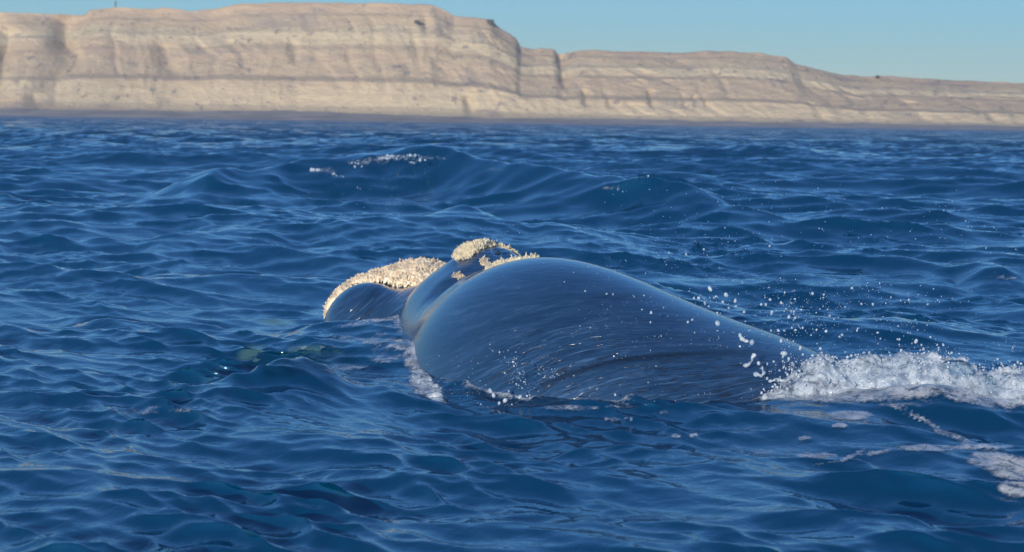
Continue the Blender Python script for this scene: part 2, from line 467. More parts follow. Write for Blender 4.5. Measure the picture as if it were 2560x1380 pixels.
def build_cliffs(mat_c, mat_b):
    px = np.array([q[0] for q in SKYLINE], float); py = np.array([q[1] for q in SKYLINE], float)
    pts = np.array([P(a, b, SHORE_D + 166) for a, b in zip(px, py)])
    nx, nt = 860, 120
    xs = np.linspace(-760, 760, nx)
    top = np.interp(xs, pts[:, 0], pts[:, 2])
    # profile: fraction of height -> setback from the shore
    tt = np.concatenate([np.linspace(0, 1, nt - 22), np.full(22, 1.0)])
    prof_t = [0, .06, .10, .30, .34, .52, .56, .60, .72, .76, .88, .90, 1.0]
    prof_d = [20, 38, 45, 60, 74, 98, 103, 111, 123, 131, 147, 152, 166]
    X = np.repeat(xs[:, None], nt, 1); T = np.repeat(tt[None, :], nx, 0)
    low = np.clip((70 - top) / 40, 0, 1)[:, None]
    # long undulation of the strata
    Tw = np.clip(T + (vnoise(X * 0.006, T * 1.5, 0, 5) - 0.5) * 0.10 * np.sin(np.pi * T), 0, 1)
    Dm = np.interp(Tw, prof_t, prof_d)
    zb = np.clip(T, 0, 1)
    Z = 2.0 + zb * (top[:, None] - 2.0)
    gx = X + (vnoise(X * 0.02, T * 4, 2, 6) - .5) * 34 + (T - .5) * 30
    r1 = 1 - np.abs(2 * vnoise(gx * 0.016, T * 0.6, 1.0, 7) - 1)
    r2 = 1 - np.abs(2 * vnoise(gx * 0.05, T * 1.6, 4.0, 8) - 1)
    r3 = 1 - np.abs(2 * fbm(gx * 0.15, T * 5, 7.0, 3, 9) - 1)
    mid = np.sin(np.pi * np.clip(T, 0, 1)) ** 0.6
    Dm = Dm + (r1 ** 2 * np.interp(X, [-450, -150, 0], [26, 11, 6]) + r2 ** 2 * 3.5 + (r3 - 0.5) * 3.5) * mid * (1 - 0.3 * low)
    Dm = Dm + (fbm(X * 0.09, T * 22, 3.0, 3, 14) - .5) * 3.5 * mid
    # clefts and caves one can pick out
    for px_, w_, dep, ta, tb_, sl in [(1400, 3.2, 16, .45, .98, 6), (1452, 3.0, 12, .20, .42, 4), (1508, 3.0, 9, .18, .40, 9), (1610, 3.0, 12, .20, .44, 3), (1690, 2.4, 8, .20, .38, 3), (1716, 2.4, 8, .20, .38, 3), (1740, 2.4, 7, .20, .38, 3), (1172, 4, 12, .04, .22, 22), (150, 6, 12, .06, .2, 30), (140, 8, 16, .62, .97, 36), (735, 4, 9, .45, .66, 26), (420, 9, 12, .38, .66, 60), (30, 9, 12, .42, .60, 60), (1055, 4, 10, .72, .9, 14), (2010, 5, 8, .05, .34, 16), (2250, 5, 8, .1, .5, 14), (2420, 6, 8, .1, .5, 16)]:
        xc = (px_ - 1280) / F * (SHORE_D + 120)
        Dm = Dm + 0.6 * dep * np.exp(-((X - xc + sl * (T - 0.5 * (ta + tb_))) / w_) ** 2) * sstep(ta - .03, ta + .04, T) * (1 - sstep(tb_ - .05, tb_ + .03, T))
    Dm[:, nt - 22:] += np.linspace(3, 700, 22)[None, :]
    Z[:, nt - 22:] -= np.linspace(0, 6, 22)[None, :]
    Z = Z + (fbm(X * 0.08, Dm * 0.03, 0, 3, 15) - .5) * 2.0 * (T > .97)
    # a spur sticks out at the left foot
    spur = np.exp(-((X + 400) / 90) ** 2) * 30 * (1 - T)
    Yw = SHORE_D + Dm - spur
    V = np.stack([X, Yw, Z], -1).reshape(-1, 3)
    ii = np.arange(nx * nt).reshape(nx, nt)
    Q = np.stack([ii[:-1, :-1], ii[1:, :-1], ii[1:, 1:], ii[:-1, 1:]], -1).reshape(-1, 4)
    o = mesh_obj('cliffs', V, Q, mat_c, kind='structure', attrs={'frac': T.ravel()})
    # foreshore: dark rock shelf
    nb = 26
    s = np.linspace(0, 1, nb)
    Xb = np.repeat(xs[:, None], nb, 1); S = np.repeat(s[None, :], nx, 0)
    Yb = SHORE_D - 40 + S * 75 - np.exp(-((Xb + 400) / 90) ** 2) * 30 * S
    bul = np.interp(xs, [-500, -330, -250, -200, -120, 0, 500], [7.2, 7.0, 7.2, 9.0, 6.8, 5.4, 4.8])[:, None]
    Zb = -0.8 + bul * S ** 0.8 + (fbm(Xb * 0.05, Yb * 0.12, 1, 4, 21) - 0.5) * 2.6 * S
    Vb = np.stack([Xb, Yb, Zb], -1).reshape(-1, 3)
    ii = np.arange(nx * nb).reshape(nx, nb)
    Qb = np.stack([ii[:-1, :-1], ii[1:, :-1], ii[1:, 1:], ii[:-1, 1:]], -1).reshape(-1, 4)
    mesh_obj('foreshore', Vb, Qb, mat_b, kind='structure')
    return xs, top

def mat_cliff():
    t = NT('cliff strata')
    pos = t.pos()
    sep = t.n('ShaderNodeSeparateXYZ', inp={0: pos}).outputs
    fr = t.attr('frac').outputs['Fac']
    wob = t.noise(t.scaled(pos, .012, .012, .03), 1.0, 4.0, 0.55)
    f = t.math('ADD', fr, t.math('MULTIPLY', t.math('SUBTRACT', wob, 0.5), 0.26))
    lft = t.mapr(sep[0], -440.0, -320.0, 0.17, 0.0)
    f = t.math('SUBTRACT', f, t.math('MULTIPLY', lft, t.math('SUBTRACT', 1.0, fr)))
    ramp = t.n('ShaderNodeValToRGB'); t.s(ramp, 0, f)
    pale = (0.38, 0.305, 0.205, 1); tan = (0.34, 0.26, 0.175, 1); pink = (0.33, 0.24, 0.17, 1); grey = (0.315, 0.240, 0.170, 1); dk = (0.22, 0.165, 0.13, 1); cream = (0.385, 0.315, 0.21, 1)
    stops = [(0.0, tan), (0.05, pale), (0.24, pale), (0.30, tan), (0.36, grey), (0.44, tan), (0.50, pink), (0.58, tan), (0.635, grey), (0.66, cream), (0.78, cream), (0.80, tan), (0.86, tan), (0.90, grey), (0.97, pink), (1.0, dk)]
    cr = ramp.color_ramp
    while len(cr.elements) > 1: cr.elements.remove(cr.elements[-1])
    cr.elements[0].position = 0; cr.elements[0].color = stops[0][1]
    for q, c in stops[1:]:
        e = cr.elements.new(q); e.color = c
    band = t.noise(t.scaled(pos, .004, .004, .55), 1.0, 4.0, 0.65)
    c = t.mix(t.mapr(band, 0.42, 0.60, 0.0, 0.45), ramp.outputs[0], grey)
    band2 = t.noise(t.scaled(pos, .006, .006, 1.6), 1.0, 3.0, 0.6)
    c = t.mix(t.mapr(band2, 0.50, 0.62, 0.0, 0.35), c, cream)
    blot = t.noise(t.scaled(pos, .035, .035, .06), 1.0, 5.0, 0.6)
    c = t.mix(t.mapr(blot, 0.53, 0.70, 0.0, 0.75), c, (0.24, 0.195, 0.165, 1))
    scrub = t.noise(t.scaled(pos, .11, .06, .13), 1.0, 3.0, 0.6)
    c = t.mix(t.mapr(scrub, 0.60, 0.68, 0.0, 0.7), c, (0.13, 0.12, 0.12, 1))
    p = t.principled(Base_Color=c, Roughness=0.95, Normal=t.bump(t.noise(t.scaled(pos, .2, .2, .5), 1.0, 5.0, 0.65), 3.0, 0.7))
    p.inputs['Specular IOR Level'].default_value = 0.1
    return t.done(p.outputs[0])

def mat_beach():
    t = NT('foreshore rock')
    pos = t.pos()
    n = t.noise(t.scaled(pos, .03, .06, .3), 1.0, 5.0, 0.65)
    c = t.mix(t.mapr(n, 0.35, 0.62), (0.11, 0.10, 0.105, 1), (0.21, 0.19, 0.175, 1))
    p = t.principled(Base_Color=c, Roughness=0.9)
    return t.done(p.outputs[0])

# ------------------------------------------------------------------ whale material
def mat_skin():
    t = NT('wet whale skin')
    u = t.attr('along').outputs['Fac']; v = t.attr('across').outputs['Fac']
    pos = t.pos()
    comb = t.n('ShaderNodeCombineXYZ'); t.s(comb, 0, u); t.s(comb, 1, v)
    st = comb.outputs[0]
    fine = t.noise(t.scaled(st, 3.2, 44.0, 1.0), 1.0, 4.0, 0.6, 1.6)
    med = t.noise(t.scaled(st, 1.3, 15.0, 1.0), 1.0, 3.0, 0.55, 1.2)
    flk = t.noise(t.scaled(st, 5.0, 30.0, 1.0), 1.0, 2.0, 0.5, 1.0)
    flakes = t.mapr(flk, 0.60, 0.66)
    rough_zone = t.attr('ruffle').outputs['Fac']
    b = t.bump(fine, 0.010, t.math('ADD', 0.25, t.math('MULTIPLY', rough_zone, 0.05)))
    b = t.bump(med, 0.040, t.math('ADD', 0.12, t.math('MULTIPLY', rough_zone, 0.12)), b)
    b = t.bump(flakes, -0.004, t.math('ADD', 0.3, t.math('MULTIPLY', rough_zone, 0.7)), b)
    mott = t.noise(t.scaled(st, 1.0, 5.0, 1.0), 1.4, 4.0, 0.6)
    c = t.mix(t.mapr(mott, 0.35, 0.7), (0.007, 0.025, 0.060, 1), (0.013, 0.036, 0.082, 1))
    run = t.math('ADD', t.math('MULTIPLY', fine, 0.6), t.math('MULTIPLY', med, 0.4))
    c = t.mix(t.math('MULTIPLY', t.mapr(run, 0.50, 0.64), t.math('ADD', 0.35, t.math('MULTIPLY', rough_zone, 0.6))), c, (0.038, 0.080, 0.155, 1))
    c = t.mix(t.math('MULTIPLY', t.mapr(run, 0.47, 0.36), t.math('ADD', 0.35, t.math('MULTIPLY', rough_zone, 0.6))), c, (0.004, 0.012, 0.030, 1))
    br = t.math('MULTIPLY', t.math('MULTIPLY', rough_zone, t.mapr(flk, 0.58, 0.66)), 0.85)
    c = t.mix(br, c, (0.012, 0.014, 0.020, 1))
    c = t.mix(t.math('MULTIPLY', t.attr('fold_shade').outputs['Fac'], 0.9), c, (0.003, 0.006, 0.012, 1))  # crease shade painted into the skin colour, no groove in the surface
    c = t.mix(t.attr('pale').outputs['Fac'], c, (0.30, 0.19, 0.14, 1))
    p = t.principled(Base_Color=c, Roughness=0.5, IOR=1.4, Normal=b)
    p.inputs['Coat Weight'].default_value = 1.0
    p.inputs['Coat Roughness'].default_value = 0.15
    p.inputs['Specular IOR Level'].default_value = 0.05
    p.inputs['Coat IOR'].default_value = 1.65
    t.s(p, 'Coat Normal', b)
    return t.done(p.outputs[0])

def mat_callosity():
    t = NT('callosity crust')
    a = t.attr('tint')
    n = t.noise(t.pos(), 26.0, 4.0, 0.65)
    c = t.mix(t.mapr(n, 0.26, 0.38), (0.36, 0.30, 0.22, 1), a.outputs['Color'])
    n6 = t.noise(t.pos(), 7.0, 3.0, 0.6)
    c = t.mix(t.mapr(n6, 0.50, 0.66, 0.0, 0.75), c, (0.27, 0.235, 0.20, 1))
    p = t.principled(Base_Color=c, Roughness=0.75, Normal=t.bump(t.noise(t.pos(), 60.0, 3.0, 0.6), 0.01, 0.8))
    return t.done(p.outputs[0])

def mat_dark():
    t = NT('blowhole')
    return t.done(t.principled(Base_Color=(0.008, 0.008, 0.011, 1), Roughness=0.4).outputs[0])

# ------------------------------------------------------------------ build: sea, land
MW = mat_water()
SV, SQ, (SX, SY) = build_sea()
clear = np.zeros(len(SV))
far = sstep(math.log(25), math.log(500), np.log(SY))
def sea_height(x, y):
    d = (SX - x) ** 2 + (SY - y) ** 2
    return SV[np.argmin(d), 2]
build_cliffs(mat_cliff(), mat_beach())

# thin sea air between the boat and the land
hz = bpy.data.meshes.new('haze')
hv_ = [(x, y, z) for x in (-4200, 4200) for y in (-60, 4200) for z in (-5, 120)]
hz.from_pydata(hv_, [], [(0, 1, 3, 2), (4, 6, 7, 5), (0, 4, 5, 1), (2, 3, 7, 6), (0, 2, 6, 4), (1, 5, 7, 3)])
HZ = NT('sea air')
pv = HZ.n('ShaderNodeVolumePrincipled', inp={'Color': (0.84, 0.87, 0.93, 1), 'Density': 0.00008, 'Anisotropy': 0.0})
HZ.t.links.new(pv.outputs[0], HZ.out.inputs['Volume'])
hz.materials.append(HZ.m)
ho = bpy.data.objects.new('haze', hz); COL.objects.link(ho); ho['kind'] = 'stuff'

# ------------------------------------------------------------------ build: whale
WV, WQ, WN = build_whale_mesh()
whale = empty('whale', (0.4, 18.6, 0.0))
tag(whale, 'dark wet whale surfacing with a smooth rounded back and pale crusted callosities on its head', 'whale')
wpx, wpy = project(WV)
# flow lines of the skin: fairly level over the top, sweeping down and round at the lower left
Tl = np.interp(wpx, [900, 1000, 1100, 1250, 1400, 1600, 1800, 2000, 2200], [835, 800, 770, 735, 715, 715, 745, 800, 850])
Bl = np.interp(wpx, [900, 1000, 1100, 1200, 1310, 1400, 1470, 1550, 1650, 1750, 1870, 2000, 2200], [1290, 1215, 1135, 1060, 990, 940, 915, 896, 886, 882, 879, 884, 905])
vv = (wpy - Tl) / np.maximum(Bl - Tl, 40)
across = np.where(WV[:, 1] > 20.9, (wpy + 0.75 * wpx) / 330.0, vv * 0.9)
along = wpx / 257.0 + 0.15 * vv
ruff = (1 - sstep(0.30, 0.95, WV[:, 2])) * sstep(-0.8, 0.5, WV[:, 0]) * (WV[:, 1] < 20)
ruff = np.maximum(ruff, 0.8 * (WV[:, 1] > 21.3))
# shade of the long crease across the flank, painted as a dark line
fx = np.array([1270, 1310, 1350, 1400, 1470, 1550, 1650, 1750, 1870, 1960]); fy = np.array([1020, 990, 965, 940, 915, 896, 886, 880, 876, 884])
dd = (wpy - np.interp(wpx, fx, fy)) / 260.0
fold_shade = np.exp(-(np.where(dd < 0, dd / 0.012, dd / 0.05)) ** 2) * sstep(1290, 1400, wpx) * (1 - sstep(1850, 1980, wpx)) * (WN[:, 1] < 0.2)
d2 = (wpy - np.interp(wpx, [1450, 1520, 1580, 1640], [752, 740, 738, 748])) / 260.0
fold_shade += 0.5 * np.exp(-(np.where(d2 < 0, d2 / 0.03, d2 / 0.06)) ** 2) * sstep(1440, 1500, wpx) * (1 - sstep(1590, 1650, wpx)) * (WN[:, 1] < 0.3)  # shorter crease higher up, its shade painted the same way
pale = np.exp(-(((WV[:, 0] + 1.12) / .16) ** 2 + ((WV[:, 1] - 22.0) / .5) ** 2 + ((WV[:, 2] - .55) / .14) ** 2)) * 0.9
origin = np.array(whale.location)
body = mesh_obj('body', WV - origin, WQ, mat_skin(), whale, attrs={'along': along, 'across': across, 'ruffle': ruff, 'fold_shade': fold_shade, 'pale': pale})

MC = mat_callosity()
def callosity(name_label, sel, thick, n_spikes, slen, swid, tint, tint_tip, seed, tipbias=None):
    """Crusted patch of skin: raised base grown from the body's own faces plus barnacle spikes."""
    r = np.random.default_rng(seed)
    fm = sel[WQ].all(1)
    q = WQ[fm]
    lab = np.arange(len(WV))
    for _ in range(400):                     # keep only the largest connected patch
        m = lab[q].min(1); new = lab.copy()
        np.minimum.at(new, q.ravel(), np.repeat(m, 4))
        if (new == lab).all(): break
        lab = new
    cnt_ = np.bincount(lab[q[:, 0]]); ids = np.argsort(-cnt_)[:2]; ids = [i for i in ids if cnt_[i] > 14]
    if len(ids) > 1:                         # two patches: a part each
        for i in ids: callosity(name_label, sel & (lab == i), thick, int(n_spikes * cnt_[i] / len(q)), slen, swid, tint, tint_tip, seed + 1)
        return
    q = q[lab[q[:, 0]] == ids[0]]
    used = np.unique(q); remap = -np.ones(len(WV), int); remap[used] = np.arange(len(used))
    pv = WV[used]; nv = WN[used]
    # soft border
    deg = np.zeros(len(WV)); np.add.at(deg, q.ravel(), 1)
    inner = sstep(1.5, 4.0, deg[used])
    off = thick * (0.15 + 0.85 * inner) * (0.4 + 1.2 * fbm(pv[:, 0] * 14, pv[:, 1] * 14, pv[:, 2] * 14, 2, seed)) - 0.012 * (1 - inner)
    bv = pv + nv * off[:, None]
    tn = np.array(tint)[None, :] * (0.72 + 0.5 * vnoise(pv[:, 0] * 9, pv[:, 1] * 9, pv[:, 2] * 9, seed + 3))[:, None]
    base = mesh_obj('callosity', bv - origin, remap[q], MC, whale, colors={'tint': np.clip(tn, 0, 0.85)})
    base['label'] = name_label
    # spikes
    fc = bv[remap[q]].mean(1); fn = WN[q].mean(1)
    pick = r.integers(0, len(fc), n_spikes)
    Vs, Fs, Cs = [], [], []
    for i, k in enumerate(pick):
        c = fc[k] + r.normal(0, 0.014, 3)
        nrm = fn[k] + r.normal(0, 0.45, 3); nrm[2] += 0.25; nrm /= np.linalg.norm(nrm)
        big = r.random() ** 3
        L = slen * (0.35 + 1.2 * big); w = swid * (0.7 + 0.6 * r.random())
        a = np.cross(nrm, [0.3, 0.9, 0.2]); a /= np.linalg.norm(a); b = np.cross(nrm, a)
        ang = r.random() * 6.28; rb = r.random()
        ring = [c - nrm * 0.015 + (a * math.cos(ang + j * 1.5708) + b * math.sin(ang + j * 1.5708)) * w for j in range(4)]
        ring2 = [c + nrm * L * 0.6 + (a * math.cos(ang + j * 1.5708 + .4) + b * math.sin(ang + j * 1.5708 + .4)) * w * (0.35 + 0.4 * rb) for j in range(4)]
        tip = c + nrm * L + r.normal(0, 0.006, 3)
        n0 = 9 * i
        Vs += ring + ring2 + [tip]
        for j in range(4):
            j2 = (j + 1) % 4
            Fs += [(n0 + j, n0 + j2, n0 + 4 + j2), (n0 + j, n0 + 4 + j2, n0 + 4 + j), (n0 + 4 + j, n0 + 4 + j2, n0 + 8)]
        mixv = r.random() ** 3 * (1.0 if big > 0.25 else 0.45)
        col = np.array(tint) * (1 - mixv) + np.array(tint_tip) * mixv
        col = col * (0.8 + 0.35 * r.random())
        Cs += [col * 0.9] * 4 + [col] * 4 + [col * 1.1]
    sp = mesh_obj('barnacle_crust', np.array(Vs) - origin, np.array(Fs), MC, base, smooth=False, colors={'tint': np.clip(np.array(Cs), 0, 0.85)})
    sp['kind'] = 'stuff'
    return base


def inpoly(px, py, poly):
    r = np.zeros(px.shape, bool); n = len(poly)
    for i in range(n):
        (x0, y0), (x1, y1) = poly[i], poly[(i + 1) % n]
        c = (y0 > py) != (y1 > py)
        r ^= c & (px < (x1 - x0) * (py - y0) / (y1 - y0 + 1e-9) + x0)
    return r

CREAM = (0.60, 0.505, 0.375); ORANGE = (0.56, 0.33, 0.15); YEL = (0.56, 0.485, 0.33)
db, dl, dh = d_bonnet(WV), d_lobe(WV), d_hump(WV)
WX, WY, WZ = WV.T
edge = 0.03 * (fbm(WX * 9, WY * 9, WZ * 9, 2, 77) - 0.5)
sel = (db + edge < 0.045) & (dl - edge > 0.02) & (WZ > 0.02) & (WY > 22.1) & (WX < -0.62)
callosity('cream crusted callosity with orange spiky tips along the snout', sel, 0.065, 13000, 0.019, 0.0075, CREAM, ORANGE, 51)
mound = (((WX + 0.27) / 0.46) ** 2 + ((WY - 20.4) / 0.5) ** 2 < 1) & (WZ > 0.86)
capf = inpoly(wpx, wpy, [(1138, 650), (1146, 612), (1190, 585), (1262, 585), (1316, 622), (1300, 632), (1270, 622), (1238, 616), (1205, 625), (1168, 652)])
sel = mound & (capf | (WN[:, 1] > 0.25))
callosity('yellowish crusted callosity capping the blowhole mound', sel, 0.048, 5600, 0.015, 0.007, YEL, CREAM, 52)
sel = (dh < 0.03) & (wpx > 1208) & (wpx < 1352) & (WY > np.interp(wpx, [1208, 1352], [19.0, 18.72])) & (WY < np.interp(wpx, [1208, 1300, 1352], [20.1, 19.5, 18.95]))
callosity('pale barnacle strip behind the blowhole', sel, 0.038, 1500, 0.022, 0.0075, YEL, CREAM, 53)
def spot(px, py, rx, ry, ymin, ymax, lab, n, seed, tint=(0.42, 0.35, 0.26)):
    k = (((wpx - px) / rx) ** 2 + ((wpy - py) / ry) ** 2 < 1) & (WN[:, 1] < 0.35) & (WY > ymin) & (WY < ymax)
    if k[WQ].all(1).sum() > 14:
        callosity(lab, k, 0.016, n * 2, 0.014, 0.007, tint, CREAM, seed)
spot(1146, 690, 20, 8, 19.4, 21.5, 'small crusted callosity in the hollow left of the blowhole', 60, 61)
spot(1212, 655, 16, 14, 19.4, 21.5, 'tiny barnacle cluster just under the blowhole mound', 40, 62)
# nostril slit
nv, nf = ico(2)
c = P(1246, 632, 19.95)
mesh_obj('blowhole', nv * np.array([0.022, 0.06, 0.03]) + c - origin, nf, mat_dark(), whale)

# submerged callosities on the lower lip, seen through the water
MU = NT('submerged callosity')
MU = MU.done(MU.principled(Base_Color=(0.40, 0.42, 0.25, 1), Roughness=0.8).outputs[0])
spx, spy = project(SV)
def lip_patch(px, py, rx, ry, seed):
    r = np.random.default_rng(seed)
    g = G(px, py, 0.0)
    vs, fs = [], []
    sx = rx / F * g[1]; sy = G(px, py - ry, 0)[1] - g[1]
    zc = sea_height(g[0], g[1])
    n = int(60 * rx * ry / 300)
    for i in range(n):
        a = r.random() * 6.283; q = math.sqrt(r.random())
        c = np.array([g[0] + math.cos(a) * q * sx, g[1] + math.sin(a) * q * sy, 0])
        z = sea_height(c[0], c[1]) - 0.16 - 0.06 * r.random()
        v, f = ico(1) if i == -1 else IC1
        vv = v * (0.03 + 0.05 * r.random(3)) * np.array([1.2, 1.2, 0.5]); vv = vv * (0.6 + 0.8 * r.random((len(v), 1)))
        vs.append((vv + np.array([c[0], c[1], z]), f))
    V, Fc = merge(vs)
    o = mesh_obj('callosity', V - origin, Fc, MU, whale, smooth=False); o['kind'] = 'stuff'
    o['label'] = 'yellow green callosity showing through the water'
IC1 = ico(1)
IC2 = ico(2)
OCT = (np.array([[1, 0, 0], [-1, 0, 0], [0, 1, 0], [0, -1, 0], [0, 0, 1], [0, 0, -1]], float), np.array([[0, 2, 4], [2, 1, 4], [1, 3, 4], [3, 0, 4], [2, 0, 5], [1, 2, 5], [3, 1, 5], [0, 3, 5]]))
for (a, b, rx, ry, sd_) in [(645, 890, 24, 12, 1), (775, 905, 55, 18, 2), (815, 888, 40, 10, 3), (700, 930, 22, 8, 4), (690, 806, 30, 5, 5)]:
    lip_patch(a, b, rx, ry, sd_)
for (a, b, rx, ry) in [(645, 890, 60, 30), (780, 900, 130, 42), (700, 930, 50, 18), (690, 806, 60, 10)]:
    k = ((spx - a) / rx) ** 2 + ((spy - b) / ry) ** 2
    m = (SY > 15) & (SY < 26)
    clear = np.maximum(clear, np.where(m, 0.38 * (1 - sstep(0.35, 1.0, k)), 0))

# ------------------------------------------------------------------ finish sea
sea = mesh_obj('sea', SV, SQ, MW, kind='structure', attrs={'clear': clear, 'farness': far})
SN = np.zeros(len(SV) * 3, np.float32); sea.data.vertices.foreach_get('normal', SN); SN = SN.reshape(-1, 3)

# foam lying on the water: skin of the same water faces, lifted by half a centimetre
def mat_foam():
    t = NT('thin sea foam')
    pos = t.pos()
    n = t.math('ADD', t.math('MULTIPLY', t.noise(pos, 7.0, 5.0, 0.62), 0.7), t.math('MULTIPLY', t.noise(pos, 38.0, 3.0, 0.6), 0.3))
    ce = t.n('ShaderNodeTexVoronoi', feature='DISTANCE_TO_EDGE', inp={'Vector': pos, 'Scale': 11.0, 'Detail': 1.5}).outputs['Distance']
    lace = t.math('SUBTRACT', t.mapr(ce, 0.0, 0.35, 0.10, -0.14), 0.0)
    a = t.mapr(t.math('ADD', t.math('ADD', t.attr('cover').outputs['Fac'], lace), t.math('MULTIPLY', t.math('SUBTRACT', n, 0.5), 2.4)), 0.32, 1.10)
    p = t.principled(Base_Color=(0.64, 0.67, 0.72, 1), Roughness=0.5, Normal=t.bump(t.noise(pos, 40.0, 5.0, 0.75), 0.03))
    tr = t.n('ShaderNodeBsdfTransparent')
    m = t.n('ShaderNodeMixShader'); t.s(m, 0, t.math('MULTIPLY', a, 0.56)); t.s(m, 1, tr.outputs[0]); t.s(m, 2, p.outputs[0])
    return t.done(m.outputs[0])
FOAM = [  # px, py, rx, ry, tilt, strength
    (1040, 900, 34, 42, -20, 0.75), (1060, 960, 40, 34, 0, 0.8), (1020, 868, 60, 12, 0, 0.55), (985, 880, 60, 20, 0, 0.35), (905, 852, 90, 10, 6, 0.5), (960, 850, 40, 20, 0, 0.45), (780, 870, 70, 8, 0, .35),
    (930, 805, 110, 7, -9, 0.6), (1000, 792, 30, 7, 0, 0.7), (985, 830, 40, 18, 0, 0.25),
    (870, 925, 70, 14, 0, 0.5), (900, 948, 50, 10, 0, 0.55), (960, 900, 50, 12, 0, .5),
    (380, 1028, 110, 12, 0, 0.42), (200, 1020, 220, 10, 0, 0.22), (560, 1012, 60, 6, 0, 0.3),
    (1420, 1022, 100, 9, 0, 0.65), (1560, 1018, 60, 5, 0, 0.4), (1250, 1020, 80, 6, 0, 0.35),
    (2125, 1040, 62, 13, 0, 0.85), (2100, 1067, 22, 8, 0, 0.85), (2010, 1098, 22, 8, 0, 0.7), (1530, 1052, 26, 6, 0, 0.7), (1575, 1050, 24, 6, 0, 0.7), (1655, 1032, 30, 6, 0, 0.5),
    (1690, 1092, 14, 6, 0, 0.7), (1733, 1091, 15, 6, 0, 0.7), (1905, 1132, 40, 8, 0, 0.55), (2040, 1140, 60, 9, 0, 0.6), (1660, 1083, 10, 4, 0, 0.6), (2300, 1048, 60, 10, 18, 0.5),
    (2270, 1032, 50, 9, 20, 0.5), (2340, 1075, 34, 8, 38, 0.6), (2400, 1100, 60, 9, 22, 0.6), (2060, 1160, 40, 6, -10, .5), (2130, 1142, 50, 7, -25, .6), (2200, 1133, 60, 7, -8, .6), (2330, 1122, 100, 9, 0, .75), (2450, 1120, 90, 8, 0, .7),
    (2510, 1160, 100, 26, 8, 0.9), (2560, 1185, 90, 20, 0, 0.9), (2545, 1222, 50, 26, 0, 0.85), (2470, 1150, 60, 16, 0, 0.7), (2620, 1210, 80, 40, 0, 0.8),
    (2200, 985, 260, 22, -3, 0.75), (2450, 1000, 120, 18, 8, 0.75), (1960, 995, 90, 9, 0, 0.5), (1880, 1000, 60, 6, 0, 0.45), (2230, 1005, 120, 16, 0, 0.35),
    (1000, 394, 95, 9, -2, 0.55), (1080, 396, 45, 7, 0, 0.5), (810, 424, 40, 9, 0, 0.42), (910, 408, 60, 8, 0, 0.42), (1240, 425, 30, 6, 0, 0.35), (1540, 470, 40, 9, 0, 0.4), (2510, 695, 40, 8, 0, 0.5),
]
cover = np.zeros(len(SV))
for a, b, rx, ry, tl, stg in FOAM:
    c, s_ = math.cos(math.radians(tl)), math.sin(math.radians(tl))
    ux, uy = spx - a, spy - b
    k = ((ux * c + uy * s_) / rx) ** 2 + ((-ux * s_ + uy * c) / ry) ** 2
    cover = np.maximum(cover, stg * (1 - sstep(0.3, 1.5, k)))
# wash that clings to the skin along the waterline
nb = np.where((SX > -3.2) & (SX < 4.6) & (SY > 15) & (SY < 23.5))[0]
ds = whale_sdf(SV[nb])
cover[nb] = np.maximum(cover[nb], np.where(ds > -0.05, 0.62 * np.exp(-np.maximum(ds, 0) / 0.06), 0) * (0.5 + vnoise(SX[nb] * 2.1, SY[nb] * 2.1, 0, 71)))
fm = (cover[SQ] > 0.06).all(1)
fq = SQ[fm]; fu = np.unique(fq); rm = -np.ones(len(SV), int); rm[fu] = np.arange(len(fu))
mesh_obj('sea_foam', SV[fu] + SN[fu] * (0.006 + 0.07 * cover[fu] * np.clip(fbm(SV[fu, 0] * 8, SV[fu, 1] * 8, 0.5, 4, 61, 0.6) - 0.35, 0, 1) * (SV[fu, 1] < 24))[:, None], rm[fq], mat_foam(), kind='stuff', attrs={'cover': cover[fu]})

# ------------------------------------------------------------------ breaking foam at the right
def mat_froth():
    t = NT('white froth')
    pos = t.pos()
    n = t.noise(pos, 30.0, 4.0, 0.65)
    v = t.n('ShaderNodeTexVoronoi', inp={'Vector': pos, 'Scale': 45.0}).outputs['Distance']
    b = t.bump(v, -0.008, 0.5, t.bump(n, 0.012, 0.6))
    c = t.mix(t.mapr(n, 0.3, 0.6), (0.44, 0.53, 0.60, 1), (0.64, 0.69, 0.75, 1))
    d = t.n('ShaderNodeBsdfDiffuse', inp={'Color': c, 'Normal': b})
    tl = t.n('ShaderNodeBsdfTranslucent', inp={'Color': c, 'Normal': b})
    gl = t.n('ShaderNodeBsdfGlossy', inp={'Color': (1, 1, 1, 1), 'Roughness': 0.15, 'Normal': b})
    m1 = t.n('ShaderNodeMixShader'); t.s(m1, 0, 0.5); t.s(m1, 1, d.outputs[0]); t.s(m1, 2, tl.outputs[0])
    m2 = t.n('ShaderNodeMixShader'); t.s(m2, 0, t.math('MULTIPLY', t.n('ShaderNodeFresnel', inp={'IOR': 1.33, 'Normal': b}).outputs[0], 1.0)); t.s(m2, 1, m1.outputs[0]); t.s(m2, 2, gl.outputs[0])
    tr = t.n('ShaderNodeBsdfTransparent', inp={'Color': (0.85, 0.93, 0.97, 1)})
    m3 = t.n('ShaderNodeMixShader'); t.s(m3, 0, t.mapr(t.noise(pos, 9.0, 4.0, 0.7), 0.40, 0.68, 0.08, 0.72)); t.s(m3, 1, m2.outputs[0]); t.s(m3, 2, tr.outputs[0])
    return t.done(m3.outputs[0])
MF = mat_froth()
TX = [1850, 1925, 1980, 2018, 2050, 2090, 2150, 2200, 2260, 2300, 2340, 2380, 2420, 2450, 2475, 2500, 2560, 2640, 2760]
TY = [1002, 978, 950, 918, 905, 916, 903, 912, 905, 892, 898, 906, 924, 942, 954, 942, 932, 944, 1000]
YS = 16.75
tp = np.array([P(a, b, YS) for a, b in zip(TX, TY)])
def splash_top(x): return np.interp(x, tp[:, 0], tp[:, 2], left=-0.3, right=-0.3)
hs = 0.018
